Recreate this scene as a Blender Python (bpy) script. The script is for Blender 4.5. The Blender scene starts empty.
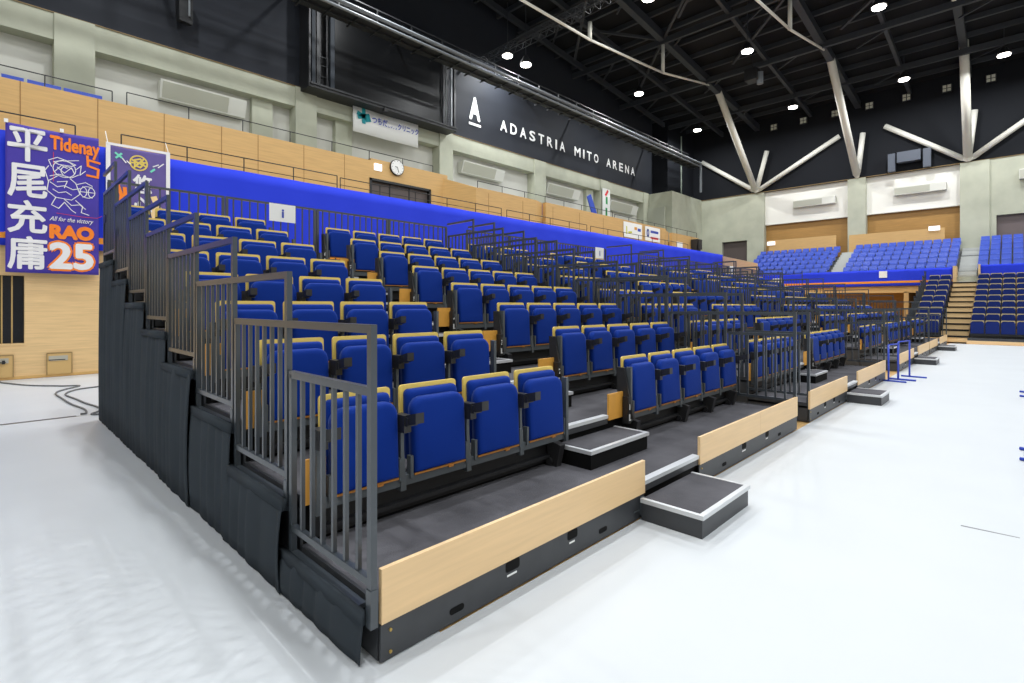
import bpy, bmesh, math, random
from mathutils import Vector, Matrix
random.seed(7)
S = bpy.context.scene
C = S.collection
PI = math.pi

# ---------------------------------------------------------------- camera, world, exposure
cam_d = bpy.data.cameras.new('camera'); cam = bpy.data.objects.new('camera', cam_d); C.objects.link(cam)
cam.location = (-1.134, -1.861, 1.459)
cam.rotation_euler = (PI/2, 0, 0.772 - PI/2)
cam_d.sensor_width = 36; cam_d.lens = 517.3/1024*36
cam_d.shift_y = -35.5/1024
cam_d.clip_start = 0.05; cam_d.clip_end = 200
S.camera = cam
S.view_settings.view_transform = 'Standard'
try: S.view_settings.look = 'None'
except Exception: pass
S.view_settings.gamma = 1
S.view_settings.use_curve_mapping = False
S.view_settings.exposure = -0.90
try: S.cycles.use_denoising = True
except Exception: pass
S.cycles.max_bounces = 7
S.cycles.diffuse_bounces = 4
S.cycles.glossy_bounces = 2
S.cycles.sample_clamp_indirect = 6
W = bpy.data.worlds.new('world'); S.world = W; W.use_nodes = True
W.node_tree.nodes['Background'].inputs[0].default_value = (0.82, 0.88, 1, 1)
W.node_tree.nodes['Background'].inputs[1].default_value = 0.25

LAMP_SEEN = [(506,56.5),(525.7,65.5),(647.5,1.5),(639.4,94.5),(747,51),(697.6,130.5),(879.5,7.5),(905,80),(793.5,107),(1003.5,56)]
LAMP_W = 620
def lamp_light(p, w=LAMP_W):
    l = bpy.data.lights.new('high_bay_light', 'AREA'); l.shape = 'DISK'; l.size = 0.38; l.energy = w
    l.color = (0.955, 0.985, 1.0)
    o = bpy.data.objects.new('high_bay_light', l); o.location = p; C.objects.link(o)
    return o

# ---------------------------------------------------------------- materials
def lin(c):
    def f(v):
        v /= 255
        return v/12.92 if v <= .04045 else ((v+.055)/1.055)**2.4
    return (f(c[0]), f(c[1]), f(c[2]), 1)
MATS = {}
def mat(name, rgb, rough=.6, metal=0, var=0, scale=6, stretch=(1,1,1), bump=0, bscale=30, rgb2=None, sheen=0, spec=.5, emit=0):
    if name in MATS: return MATS[name]
    m = bpy.data.materials.new(name); m.use_nodes = True; nt = m.node_tree; b = nt.nodes['Principled BSDF']
    c = lin(rgb)
    b.inputs['Base Color'].default_value = c; b.inputs['Roughness'].default_value = rough; b.inputs['Metallic'].default_value = metal
    b.inputs['Specular IOR Level'].default_value = spec
    if sheen:
        b.inputs['Sheen Weight'].default_value = sheen; b.inputs['Sheen Roughness'].default_value = .4
        b.inputs['Sheen Tint'].default_value = (.35,.5,1,1)
    if emit:
        b.inputs['Emission Color'].default_value = c; b.inputs['Emission Strength'].default_value = emit
    tc = mp = None
    if var or bump:
        tc = nt.nodes.new('ShaderNodeTexCoord'); mp = nt.nodes.new('ShaderNodeMapping'); mp.inputs['Scale'].default_value = stretch
        nt.links.new(tc.outputs['Object'], mp.inputs['Vector'])
    if var:
        n = nt.nodes.new('ShaderNodeTexNoise'); n.inputs['Scale'].default_value = scale; n.inputs['Detail'].default_value = 5
        r = nt.nodes.new('ShaderNodeValToRGB')
        r.color_ramp.elements[0].position = .3; r.color_ramp.elements[1].position = .7
        c2 = lin(rgb2) if rgb2 else tuple(v*(1-var) for v in c[:3])+(1,)
        r.color_ramp.elements[0].color = c2
        r.color_ramp.elements[1].color = tuple(min(1, v*(1+var*.3)) for v in c[:3])+(1,)
        nt.links.new(mp.outputs[0], n.inputs['Vector']); nt.links.new(n.outputs['Fac'], r.inputs[0]); nt.links.new(r.outputs[0], b.inputs['Base Color'])
    if bump:
        n2 = nt.nodes.new('ShaderNodeTexNoise'); n2.inputs['Scale'].default_value = bscale; n2.inputs['Detail'].default_value = 3
        bp_ = nt.nodes.new('ShaderNodeBump'); bp_.inputs['Strength'].default_value = bump; bp_.inputs['Distance'].default_value = .01
        nt.links.new(mp.outputs[0], n2.inputs['Vector']); nt.links.new(n2.outputs['Fac'], bp_.inputs['Height']); nt.links.new(bp_.outputs[0], b.inputs['Normal'])
    MATS[name] = m
    return m

M_vinyl = mat('white_vinyl', (210,214,218), .42, var=.03, scale=1.2, bump=.10, bscale=2.2, spec=.35)
M_floor = mat('beech_floor', (222,180,118), .4, var=.2, scale=5, stretch=(1,10,1))
M_wall = mat('beech_wall', (232,196,142), .55, var=.14, scale=4, stretch=(.5,.5,9))
M_wall2 = mat('ochre_wood_wall', (206,166,106), .55, var=.12, scale=3, stretch=(.5,.5,8))
M_walldk = mat('brown_wood_wall', (170,128,66), .55, var=.15, scale=3, stretch=(.6,.6,8))
M_fascia = mat('beech_fascia', (240,204,154), .42, var=.07, scale=3, stretch=(.7,1,14))
M_ply = mat('orange_ply', (222,160,66), .5, var=.1, scale=9)
M_yel = mat('yellow_ply', (238,206,104), .5)
M_conc = mat('concrete', (182,184,166), .8, var=.12, scale=1.4, bump=.1, bscale=12)
M_concdk = mat('recess_panel', (205,204,196), .8, var=.05, scale=1)
M_white = mat('white_panel', (232,230,222), .7)
M_casing = mat('casing_white', (214,214,206), .6)
M_casing2 = mat('casing_grille', (180,180,166), .6)
M_black = mat('black_wall', (40,43,50), .65, var=.12, scale=.8, spec=.2)
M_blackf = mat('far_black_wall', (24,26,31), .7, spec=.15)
M_roof = mat('roof_deck', (24,25,28), .7, spec=.2)
M_steelb = mat('black_steel', (30,31,34), .5)
M_roofst = mat('roof_steel', (50,53,58), .5)
M_strut = mat('strut_white', (226,224,214), .5)
M_catw = mat('catwalk_steel', (112,117,122), .5)
M_rail = mat('rail_grey', (60,66,72), .28, spec=.8)
M_seatfr = mat('seat_frame_grey', (84,90,95), .4, metal=.2)
M_carpet = mat('charcoal_carpet', (100,99,104), .95, var=.45, scale=1.7, bump=.3, bscale=120, spec=.1)
M_kick = mat('kick_steel', (60,62,66), .42, var=.15, scale=8)
M_alu = mat('nosing_aluminium', (215,217,220), .35, metal=.25)
M_dark = mat('under_black', (12,12,13), .8, spec=.2)
M_drape = mat('charcoal_drape', (58,64,70), .9, var=.1, scale=5, sheen=0, spec=.1)
M_blue = mat('navy_seat_fabric', (0,46,138), .8, sheen=.18, bump=.12, bscale=260, spec=.2)
M_navy = mat('dark_navy_fabric', (22,40,104), .8, sheen=.1, spec=.2)
M_lseat = mat('light_blue_seat', (50,80,188), .35)
M_plas = mat('black_plastic', (40,40,42), .4)
M_curt = mat('royal_blue_curtain', (40,62,214), .75, bump=.15, bscale=3, spec=.2)
M_orange = mat('orange_stripe', (240,150,40), .7)
M_bannerp = mat('banner_purple', (66,50,160), .7, var=.12, scale=2)
M_bannerv = mat('banner_violet', (98,84,150), .75, var=.12, scale=3)
M_paint = mat('banner_white', (232,230,232), .7)
M_borange = mat('banner_orange', (246,130,30), .7)
M_gold = mat('banner_gold', (222,196,96), .7)
M_letter = mat('letter_white', (240,240,240), .5)
M_paper = mat('paper_white', (238,238,236), .7)
M_teal = mat('sign_teal', (0,140,150), .6)
M_sblue = mat('sign_blue', (60,80,180), .6)
M_red = mat('sign_red', (220,50,60), .6)
M_green = mat('sign_green', (40,150,80), .6)
M_dkglass = mat('dark_screen', (16,17,19), .3, spec=.25)
M_door = mat('dark_shutter', (84,74,72), .5)
M_bluest = mat('hurdle_blue', (40,70,190), .4)
M_brass = mat('brass_bolt', (190,160,90), .4, metal=.6)
M_lamp = mat('lamp_lens', (255,250,240), .5, emit=30)
M_lampdim = mat('lamp_lens_dim', (170,170,155), .5, emit=.25)
M_grey = mat('light_grey_step', (190,192,188), .8)
M_seam = mat('seam_dark', (120,122,126), .6)
M_exit = mat('exit_lamp', (250,250,250), .5, emit=1.5)

# ---------------------------------------------------------------- mesh helpers
class MB:
    def __init__(s): s.bm = bmesh.new(); s.mi = 0
    def _m(s, fs):
        for f in fs: f.material_index = s.mi
    def hexa(s, p):
        v = [s.bm.verts.new(q) for q in p]
        s._m([s.bm.faces.new([v[i] for i in t]) for t in ((0,3,2,1),(4,5,6,7),(0,1,5,4),(1,2,6,5),(2,3,7,6),(3,0,4,7))])
        return s
    def box(s, x0,x1,y0,y1,z0,z1):
        return s.hexa([(x0,y0,z0),(x1,y0,z0),(x1,y1,z0),(x0,y1,z0),(x0,y0,z1),(x1,y0,z1),(x1,y1,z1),(x0,y1,z1)])
    def bar(s, a, b, w, h=None):
        h = h or w; a = Vector(a); b = Vector(b); d = (b-a).normalized()
        up = Vector((0,0,1)) if abs(d.z) < .95 else Vector((1,0,0))
        u = d.cross(up).normalized()*(w/2); v = u.cross(d).normalized()*(h/2)
        return s.hexa([a-u-v, a+u-v, b+u-v, b-u-v, a-u+v, a+u+v, b+u+v, b-u+v])
    def tube(s, a, b, r, n=12, r2=None):
        a = Vector(a); b = Vector(b); d = (b-a).normalized(); r2 = r if r2 is None else r2
        up = Vector((0,0,1)) if abs(d.z) < .95 else Vector((1,0,0))
        u = d.cross(up).normalized(); v = u.cross(d).normalized(); A=[];B=[]
        for i in range(n):
            t = 2*PI*i/n; e = u*math.cos(t)+v*math.sin(t)
            A.append(s.bm.verts.new(a+e*r)); B.append(s.bm.verts.new(b+e*r2))
        fs = [s.bm.faces.new((A[i],A[(i+1)%n],B[(i+1)%n],B[i])) for i in range(n)]
        fs += [s.bm.faces.new(A[::-1]), s.bm.faces.new(B)]
        s._m(fs); return s
    def path(s, pts, r, n=6):
        for a, b in zip(pts, pts[1:]): s.tube(a, b, r, n)
        return s
    def prism(s, poly, f0, f1):      # poly of 2D points, f0/f1 map 2D point -> 3D (front/back)
        A = [s.bm.verts.new(f0(*p)) for p in poly]; B = [s.bm.verts.new(f1(*p)) for p in poly]; n = len(poly)
        fs = [s.bm.faces.new(A), s.bm.faces.new(B[::-1])] + [s.bm.faces.new((A[(i+1)%n],A[i],B[i],B[(i+1)%n])) for i in range(n)]
        s._m(fs); return s
    def grid(s, f, nu, nv, loop=False):
        V = [[s.bm.verts.new(f(i/nu, j/nv)) for j in range(nv+1)] for i in range(nu+1)]
        s._m([s.bm.faces.new((V[i][j],V[i+1][j],V[i+1][j+1],V[i][j+1])) for i in range(nu) for j in range(nv)])
        return s
    def mesh(s, name, mats, smooth=False):
        bmesh.ops.recalc_face_normals(s.bm, faces=s.bm.faces)
        me = bpy.data.meshes.new(name); s.bm.to_mesh(me); s.bm.free()
        for m in (mats if isinstance(mats, (list,tuple)) else [mats]): me.materials.append(m)
        if smooth:
            for p in me.polygons: p.use_smooth = True
        return me
    def obj(s, name, mats, parent=None, smooth=False, bevel=0, loc=None):
        o = bpy.data.objects.new(name, s.mesh(name, mats, smooth)); C.objects.link(o)
        if parent: o.parent = parent
        if loc: o.location = loc
        if bevel:
            bv = o.modifiers.new('bevel', 'BEVEL'); bv.width = bevel; bv.segments = 2; bv.limit_method = 'ANGLE'
        return o
def tag(o, label=None, cat=None, group=None, kind=None):
    if label: o['label'] = label
    if cat: o['category'] = cat
    if group: o['group'] = group
    if kind: o['kind'] = kind
    return o
def thing(name, loc, label, cat, group=None, rz=0):
    o = bpy.data.objects.new(name, None); o.empty_display_size = .1; C.objects.link(o); o.location = loc; o.rotation_euler.z = rz
    return tag(o, label, cat, group)
def linkobj(name, me, parent=None, loc=(0,0,0)):
    o = bpy.data.objects.new(name, me); C.objects.link(o); o.parent = parent; o.location = loc
    return o
def struct(name, mb, m, **k):
    return tag(mb.obj(name, m, **k), kind='structure')
def copy_tree(o, parent=None):
    c = o.copy(); C.objects.link(c)
    if parent: c.parent = parent
    for ch in o.children:
        if ch.name in S.objects: copy_tree(ch, c)
    return c
def text_mb(txt, size, bold=0, shear=0, spacing=1, width=None, height=None):
    """returns list of 2D verts / faces of the text, laid from (0,0)"""
    cu = bpy.data.curves.new('t', 'FONT'); cu.body = txt; cu.size = size; cu.shear = shear
    cu.space_character = spacing; cu.resolution_u = 3
    o = bpy.data.objects.new('t', cu); C.objects.link(o)
    dg = bpy.context.evaluated_depsgraph_get(); me = bpy.data.meshes.new_from_object(o.evaluated_get(dg))
    V = [(v.co.x, v.co.y, 0) for v in me.vertices]; F = [tuple(p.vertices) for p in me.polygons]
    bpy.data.objects.remove(o); bpy.data.meshes.remove(me)
    if bold and V:
        V0, F0 = V, F; V = []; F = []; V0 = [v[:2] for v in V0]
        for q in range(9):
            a = q*PI/4; dx, dy = (0, 0) if q == 8 else (bold*math.cos(a), bold*math.sin(a))
            F += [tuple(i+len(V) for i in f_) for f_ in F0]; V = V + [(x+dx, y+dy, q*.0006) for x, y in V0]
    if V:
        x0 = min(v[0] for v in V); y0 = min(v[1] for v in V); x1 = max(v[0] for v in V); y1 = max(v[1] for v in V)
        sx = width/(x1-x0) if width else 1; sy = height/(y1-y0) if height else (sx if width else 1)
        V = [((v[0]-x0)*sx, (v[1]-y0)*sy, v[2]) for v in V]
    return V, F
def text_obj(name, tf, m, x, z, f, parent):
    V, F = tf
    me = bpy.data.meshes.new(name); me.from_pydata([(lambda p, d=d: (p[0], p[1]-d, p[2]))(f(x+a, z+b)) for a, b, d in V], [], F); me.materials.append(m)
    o = bpy.data.objects.new(name, me); C.objects.link(o); o.parent = parent
    return o

# ---------------------------------------------------------------- the setting
XL, XF = -9.0, 37.0
struct('floor', MB().box(XL, XF+1, -22, 18, -.06, -.008), M_floor)
# lower side wall, with the barred opening at the left
wl = MB()
wl.box(XL, -1.9, 12.4, 12.7, 0, 3.9); wl.box(-.52, 33.9, 12.4, 12.7, 0, 3.9)
wl.box(-1.9, -.52, 12.4, 12.7, 0, .71); wl.box(-1.9, -.52, 12.4, 12.7, 2.07, 3.9)
wl.box(XL, 33.9, 12.4, 12.55, 3.9, 4.86)
struct('wall_side', wl, M_wall)
struct('baseboard_side', MB().box(XL, 33.9, 12.385, 12.4, 0, .055), mat('base_wood', (214,176,112), .5))
wd = struct('window_1', MB().box(-1.9, -.52, 12.62, 12.66, .71, 2.07), mat('window_dark', (26,28,36), .2))
b = MB()
for i in range(4): b.box(-.70-.145*i-.012, -.70-.145*i+.012, 12.44, 12.47, .71, 2.07)
b.obj('window_bars', mat('bar_wood', (176,146,90), .5), wd)
MB().box(-1.9, -.5, 12.385, 12.42, .675, .71).obj('window_sill', M_wall, wd)
struct('floor', MB().box(XL, 33.9, 12.55, 17.6, 3.75, 3.9), M_conc)          # gallery floor
# gallery wood wall (Y 14.5), set forward to Y 13.2 beyond the doors
gw = MB()
gw.box(XL, 8.51, 14.5, 14.7, 3.9, 6.62)
gw.hexa([(8.51,14.5,5.98),(11.06,14.5,5.96),(11.06,14.7,5.96),(8.51,14.7,5.98),(8.51,14.5,6.7),(11.06,14.5,6.7),(11.06,14.7,6.7),(8.51,14.7,6.7)])
gw.box(11.06, 11.95, 14.5, 14.7, 3.9, 6.7)
gw.hexa([(11.75,14.5,3.9),(12.33,13.2,3.9),(12.5,13.2,3.9),(12.0,14.7,3.9),(11.75,14.5,6.55),(12.33,13.2,6.08),(12.5,13.2,6.08),(12.0,14.7,6.55)])
struct('wall_gallery', gw, M_wall2)
gw = MB().box(12.5, 15.85, 13.2, 13.4, 3.9, 6.1)
gw.hexa([(15.85,13.2,3.9),(16.5,13.42,3.9),(16.5,13.5,3.9),(15.85,13.4,3.9),(15.85,13.2,6.1),(16.5,13.42,6.1),(16.5,13.5,6.1),(15.85,13.4,6.1)])
gw.box(16.5, 27.6, 13.2, 13.4, 3.9, 6.1)
gw.hexa([(27.6,13.2,3.9),(28.4,13.45,3.9),(28.4,13.55,3.9),(27.6,13.4,3.9),(27.6,13.2,6.0),(28.4,13.45,6.0),(28.4,13.55,6.0),(27.6,13.4,6.0)])
gw.box(28.4, 32.1, 13.2, 13.4, 3.9, 5.95)
struct('wall_gallery', gw, M_wall2)
struct('floor', MB().box(XL, 11.9, 14.7, 17.6, 5.95, 6.1), M_conc)
struct('floor', MB().box(12.6, 32.1, 13.4, 17.0, 5.4, 5.55), M_conc)
# thin joints of the wood panels
j = MB()
for x in [-.5,.9,2.3,3.7,4.7,6.1,7.5]: j.box(x-.008, x+.008, 14.494, 14.5, 3.9, 6.62)
for x in range(13, 32, 2): j.box(x-.008, x+.008, 13.194, 13.2, 3.9, 5.95)
struct('trim_1', j, mat('joint_brown', (150,112,62), .7))
# door in the gallery wall
dr = struct('door_1', MB().box(8.51, 11.06, 14.62, 14.68, 3.9, 5.98), M_door)
f = MB(); f.box(8.45,8.53,14.47,14.62,3.9,6.0); f.box(11.04,11.12,14.47,14.62,3.9,6.0); f.box(8.45,11.12,14.47,14.62,5.92,6.0)
for x in (9.35, 10.2): f.box(x-.02, x+.02, 14.6, 14.63, 3.9, 5.95)
f.obj('door_frame', M_steelb, dr)
h = MB()
for x in (9.28, 9.42, 10.13, 10.27): h.box(x-.012,x+.012,14.56,14.6,4.8,5.2)
h.obj('door_handle', M_alu, dr)
# upper concrete wall: recessed panels, columns, beam
struct('wall_upper', MB().box(XL, 33, 17.55, 17.75, 5.5, 9.5), M_concdk)
cols = [(-6.3,-5.4),(.27,1.15),(6.9,7.7),(13.5,14.28),(20.03,20.97),(26.3,27.15),(31.6,32.3)]
cb = MB()
for a, b_ in cols: cb.box(a, b_, 17.0, 17.55, 5.5, 9.5)
cb.box(XL, 32.3, 17.06, 17.55, 8.78, 9.52)
struct('wall_upper', cb, M_conc)
for a in (5.5, 8.6, 25.2):
    struct('wall_upper', MB().box(a, a+.7, 17.3, 17.55, 5.5, 8.78), M_conc)
struct('trim_2', MB().box(XL, 32.3, 17.03, 17.06, 9.5, 9.53), mat('edge_brown', (120,98,60), .6))
struct('wall_black', MB().box(XL, 33.0, 17.1, 17.5, 9.53, 17), M_black)
# pier and corner
pr = MB().box(32.3, 37.4, 15.2, 17.6, 3.9, 9.45)
pr.box(32.3, 37.4, 15.2, 17.6, 0, 3.9)
struct('wall_corner', pr, M_conc)
struct('wall_corner', MB().box(32.15, 32.3, 15.7, 17.0, 5.5, 8.4), mat('recess_shade_panel', (176,178,164), .8))
struct('wall_black', MB().box(33.0, 37.6, 15.9, 17.5, 9.45, 17), M_blackf)
struct('trim_3', MB().box(35.0, 35.05, 15.82, 15.9, 9.45, 14), mat('conduit', (140,150,140), .5))
# far wall X = 37
fw = MB()
fw.box(37, 37.5, 13.65, 15.3, 0, 9.45); fw.box(37, 37.5, 11.87, 13.65, 6.15, 9.45)
fw.box(37, 37.5, 10.72, 11.87, 0, 9.45)
fw.box(36.9, 37.5, 4.76, 5.71, 0, 9.4)
fw.box(36.9, 37.5, -.85, .36, 0, 9.4); fw.box(37, 37.5, -22, -.85, 6.35, 9.4); fw.box(37, 37.5, -1.12, -.85, 0, 6.35)
struct('wall_far', fw, M_conc)
for a, b_ in ((5.71,10.72),(.36,4.76)):
    struct('wall_far', MB().box(37.25, 37.5, a, b_, 7.15, 9.4), M_white)
    struct('wall_far', MB().box(37.45, 37.6, a, b_, 0, 7.15), M_walldk)
    struct('trim_4', MB().box(37.2, 37.45, a, b_, 7.1, 7.15), M_casing)
struct('door_2', MB().box(37.25, 37.3, 11.87, 13.65, 3.5, 6.15), M_door)
struct('door_3', MB().box(37.25, 37.3, -22, -1.12, 3.5, 6.35), mat('far_shutter', (104,92,92), .5))
struct('wall_far', MB().box(37.1, 37.5, -22, 15.9, 9.4, 17), M_blackf)
struct('trim_5', MB().box(36.96, 37.1, -22, 15.3, 9.4, 9.44), MATS['edge_brown'])
# walls behind the camera close the hall
struct('wall_left', MB().box(XL-.3, XL, -22, 18, 0, 17), M_concdk)
struct('wall_near', MB().box(XL, XF+.6, -22.3, -22, 0, 17), M_concdk)
# roof: deck falls from the ridge to the side walls
rf = MB()
def roofz(x): return 17.47 - .0925*abs(x)
rf.hexa([(0,-22.3,17.95),(38,-22.3,14.45),(38,18,14.45),(0,18,17.95),(0,-22.3,18.2),(38,-22.3,14.7),(38,18,14.7),(0,18,18.2)])
rf.hexa([(-10,-22.3,17.0),(0,-22.3,17.95),(0,18,17.95),(-10,18,17.0),(-10,-22.3,17.2),(0,-22.3,18.2),(0,18,18.2),(-10,18,17.2)])
struct('ceiling', rf, M_roof)
pu = MB()
x = -6
while x < 37:
    z = 17.95 - .0921*abs(x)
    pu.box(x-.07, x+.07, -22, 17.4, z-.26, z-.02); x += 1.55
struct('trim_6', pu, M_roofst)
pu = MB()
for y in [-8,-5.4,-2.7,2.6,7.8,13.6,16.2]:
    pu.hexa([(0,y-.08,17.3),(37,y-.08,13.9),(37,y+.08,13.9),(0,y+.08,17.3),(0,y-.08,17.6),(37,y-.08,14.2),(37,y+.08,14.2),(0,y+.08,17.6)])
struct('trim_7', pu, M_roofst)

# ---------------------------------------------------------------- white floor sheets
def sheet(x0,x1,y0,y1,z,label):
    s_ = MB()
    nx = max(2, int((x1-x0)/1.0)); ny = max(2, int((y1-y0)/1.0))
    s_.box(x0,x1,y0,y1,-.007,z)
    return tag(s_.obj('floor_sheet', M_vinyl), label, 'floor sheet', 'white protective floor sheets')
sheet(.3001, 25.3, -22, -.018, 0, 'large white protective sheet covering the court floor before the stands')
sheet(XL, .30, -22, 7.02, 0, 'white protective floor sheet beside the dark side drapes')
sheet(XL, 3.4, 7.06, 12.34, -.001, 'white protective floor sheet along the foot of the wooden side wall')
s_ = MB(); s_.box(-1.8,-.25,7.05,7.09,.0,.004)
tag(s_.obj('seam_tape', M_seam), 'dark strip along the seam between two white floor sheets', 'tape')
s_ = MB(); s_.hexa([(3.40,-1.60,0),(3.42,-1.60,0),(3.43,-1.88,0),(3.42,-1.88,0)]+[(3.40,-1.60,.001),(3.42,-1.60,.001),(3.43,-1.88,.001),(3.42,-1.88,.001)])
tag(s_.obj('seam_tape', M_seam), 'short grey seam mark on the white floor at lower right', 'tape')

# ---------------------------------------------------------------- retractable stands
D, R, Z0 = .815, .253, .235
NT = 8
STANDS = [ # x0, aisle a, aisle b, x1, name, seats left, seats right
 (0.0, 2.08, 2.955, 5.583, 'nearest', 4, 5),
 (6.105, 8.108, 8.857, 11.365, 'second nearest', 4, 5),
 (13.13, 15.35, 16.2, 18.6, 'third nearest', 4, 5),
 (18.75, 20.9, 21.7, 24.2, 'farthest', 4, 5)]
ROW = ['bottom','second','third','fourth','fifth','sixth','seventh','top']
ORD = ['first','second','third','fourth','fifth','sixth','seventh','eighth','ninth','tenth','eleventh','twelfth','thirteenth']
def zd(k): return Z0 + R*k
def yf(k): return 0 if k == 0 else k*D - .085

def rounded_rect(x0,x1,z0,z1,r,n=5,bottom=False):
    pts = []
    for cx,cz,a0 in ((x1-r,z1-r,0),(x0+r,z1-r,PI/2)):
        for i in range(n+1):
            t = a0 + PI/2*i/n; pts.append((cx+r*math.cos(t), cz+r*math.sin(t)))
    if bottom:
        for cx,cz,a0 in ((x0+r,z0+r,PI),(x1-r,z0+r,1.5*PI)):
            for i in range(n+1):
                t = a0 + PI/2*i/n; pts.append((cx+r*math.cos(t), cz+r*math.sin(t)))
    else: pts += [(x0,z0),(x1,z0)]
    return pts
def slab(poly, y0, y1, lean=0, puff=0):
    """upright slab with outline poly in XZ; lean moves y with z"""
    mb = MB(); zc = min(p[1] for p in poly)
    if not puff:
        return mb.prism(poly, lambda x,z:(x, y0+lean*(z-zc), z), lambda x,z:(x, y1+lean*(z-zc), z))
    cx = sum(p[0] for p in poly)/len(poly); cz = (min(p[1] for p in poly)+max(p[1] for p in poly))/2
    rings = [(1.0, y1), (1.0, y0+puff*1.3), (.965, y0+puff*.45), (.9, y0+.12*puff), (.8, y0)]
    R_ = []
    for s, y in rings:
        R_.append([mb.bm.verts.new((cx+(x-cx)*s, y+lean*(z-zc), cz+(z-cz)*(1-(1-s)*.8))) for x, z in poly])
    n = len(poly)
    for A, B in zip(R_, R_[1:]):
        for i in range(n): mb.bm.faces.new((A[i],A[(i+1)%n],B[(i+1)%n],B[i]))
    mb.bm.faces.new(R_[-1]); mb.bm.faces.new(R_[0])
    return mb
def seat_meshes(p):
    """meshes of a tipped-up seat; origin at left bottom on the deck, pitch p"""
    k = p/.5
    m = {}
    b1 = slab(rounded_rect(.035*k,.468*k,.50,.768,.022), .778, .794, .03); m['backrest_panel'] = b1.mesh('backrest_panel', M_yel)
    b2 = slab(rounded_rect(.058*k,.448*k,.33,.742,.03), .722, .771, .03, puff=.02); m['backrest_cushion'] = b2.mesh('backrest_cushion', M_blue, True)
    b3 = slab(rounded_rect(.055*k,.455*k,.262,.70,.075,n=7), .650, .712, .045, puff=.022); m['seat_cushion'] = b3.mesh('seat_cushion', M_blue, True)
    b4 = MB().box(.06*k,.45*k,.662,.715,.252,.263); b4.box(.31*k,.345*k,.655,.70,.244,.256)
    b4.mi = 1
    for x in (.028*k, .452*k): b4.box(x, x+.02*k, .66,.70,.24,.37)
    m['seat_shell'] = b4.mesh('seat_shell', [mat('shell_ply', (176,116,48), .5), M_seatfr])
    return m
SM = seat_meshes(.5)
def joined(meshes, name):
    bm = bmesh.new(); mats = []
    for me in meshes:
        n0 = len(bm.faces); bm.from_mesh(me); bm.faces.ensure_lookup_table()
        idx = []
        for mm in me.materials:
            if mm not in mats: mats.append(mm)
            idx.append(mats.index(mm))
        for f in list(bm.faces)[n0:]: f.material_index = idx[f.material_index]
    out = bpy.data.meshes.new(name); bm.to_mesh(out); bm.free()
    for mm in mats: out.materials.append(mm)
    return out
SJ = joined([SM[k] for k in ('backrest_panel','backrest_cushion','seat_cushion','seat_shell')], 'tip_up_seat')

def arm_mb(mb, x):
    mb.box(x-.024, x+.024, .625, .72, .50, .60); mb.box(x-.018,x+.05,.60,.64,.54,.59)
    mb.hexa([(x-.012,.53,.565),(x+.045,.53,.565),(x+.045,.63,.54),(x-.012,.63,.54),(x-.012,.53,.625),(x+.045,.53,.625),(x+.045,.63,.60),(x-.012,.63,.60)])
    return mb
PM = MB(); PM.box(-.011,.011,.678,.712,.36,.59); PM.hexa([(-.019,.664,.16),(.019,.664,.16),(.019,.712,.16),(-.019,.712,.16),(-.011,.678,.40),(.011,.678,.40),(.011,.712,.40),(-.011,.712,.40)])
POST = PM.mesh('seat_post', M_seatfr)
PM = MB(); PM.box(-.014,.014,.650,.70,.17,.665)
POSTE = PM.mesh('end_post', M_seatfr)
ARM = arm_mb(MB(), 0).mesh('armrest', M_plas)
WH = MB(); WH.hexa([(-.03,.64,.0),(.03,.64,.0),(.03,.72,.0),(-.03,.72,.0),(-.03,.60,.17),(.03,.60,.17),(.03,.74,.2),(-.03,.74,.2)]); WH.tube((-.05,.70,.035),(.05,.70,.035),.03,10)
FOOT = WH.mesh('support_foot', M_plas)
EP = MB(); EP.prism([(.60,.20),(.765,.20),(.78,.66),(.70,.66),(.66,.45)], lambda y,z:(-.045,y,z), lambda y,z:(-.02,y,z)); 
ENDP = EP.mesh('end_panel', M_plas)
NUM = {}
def number_text(s):
    if s not in NUM: NUM[s] = text_mb(s, .07, bold=.002)
    return NUM[s]

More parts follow.
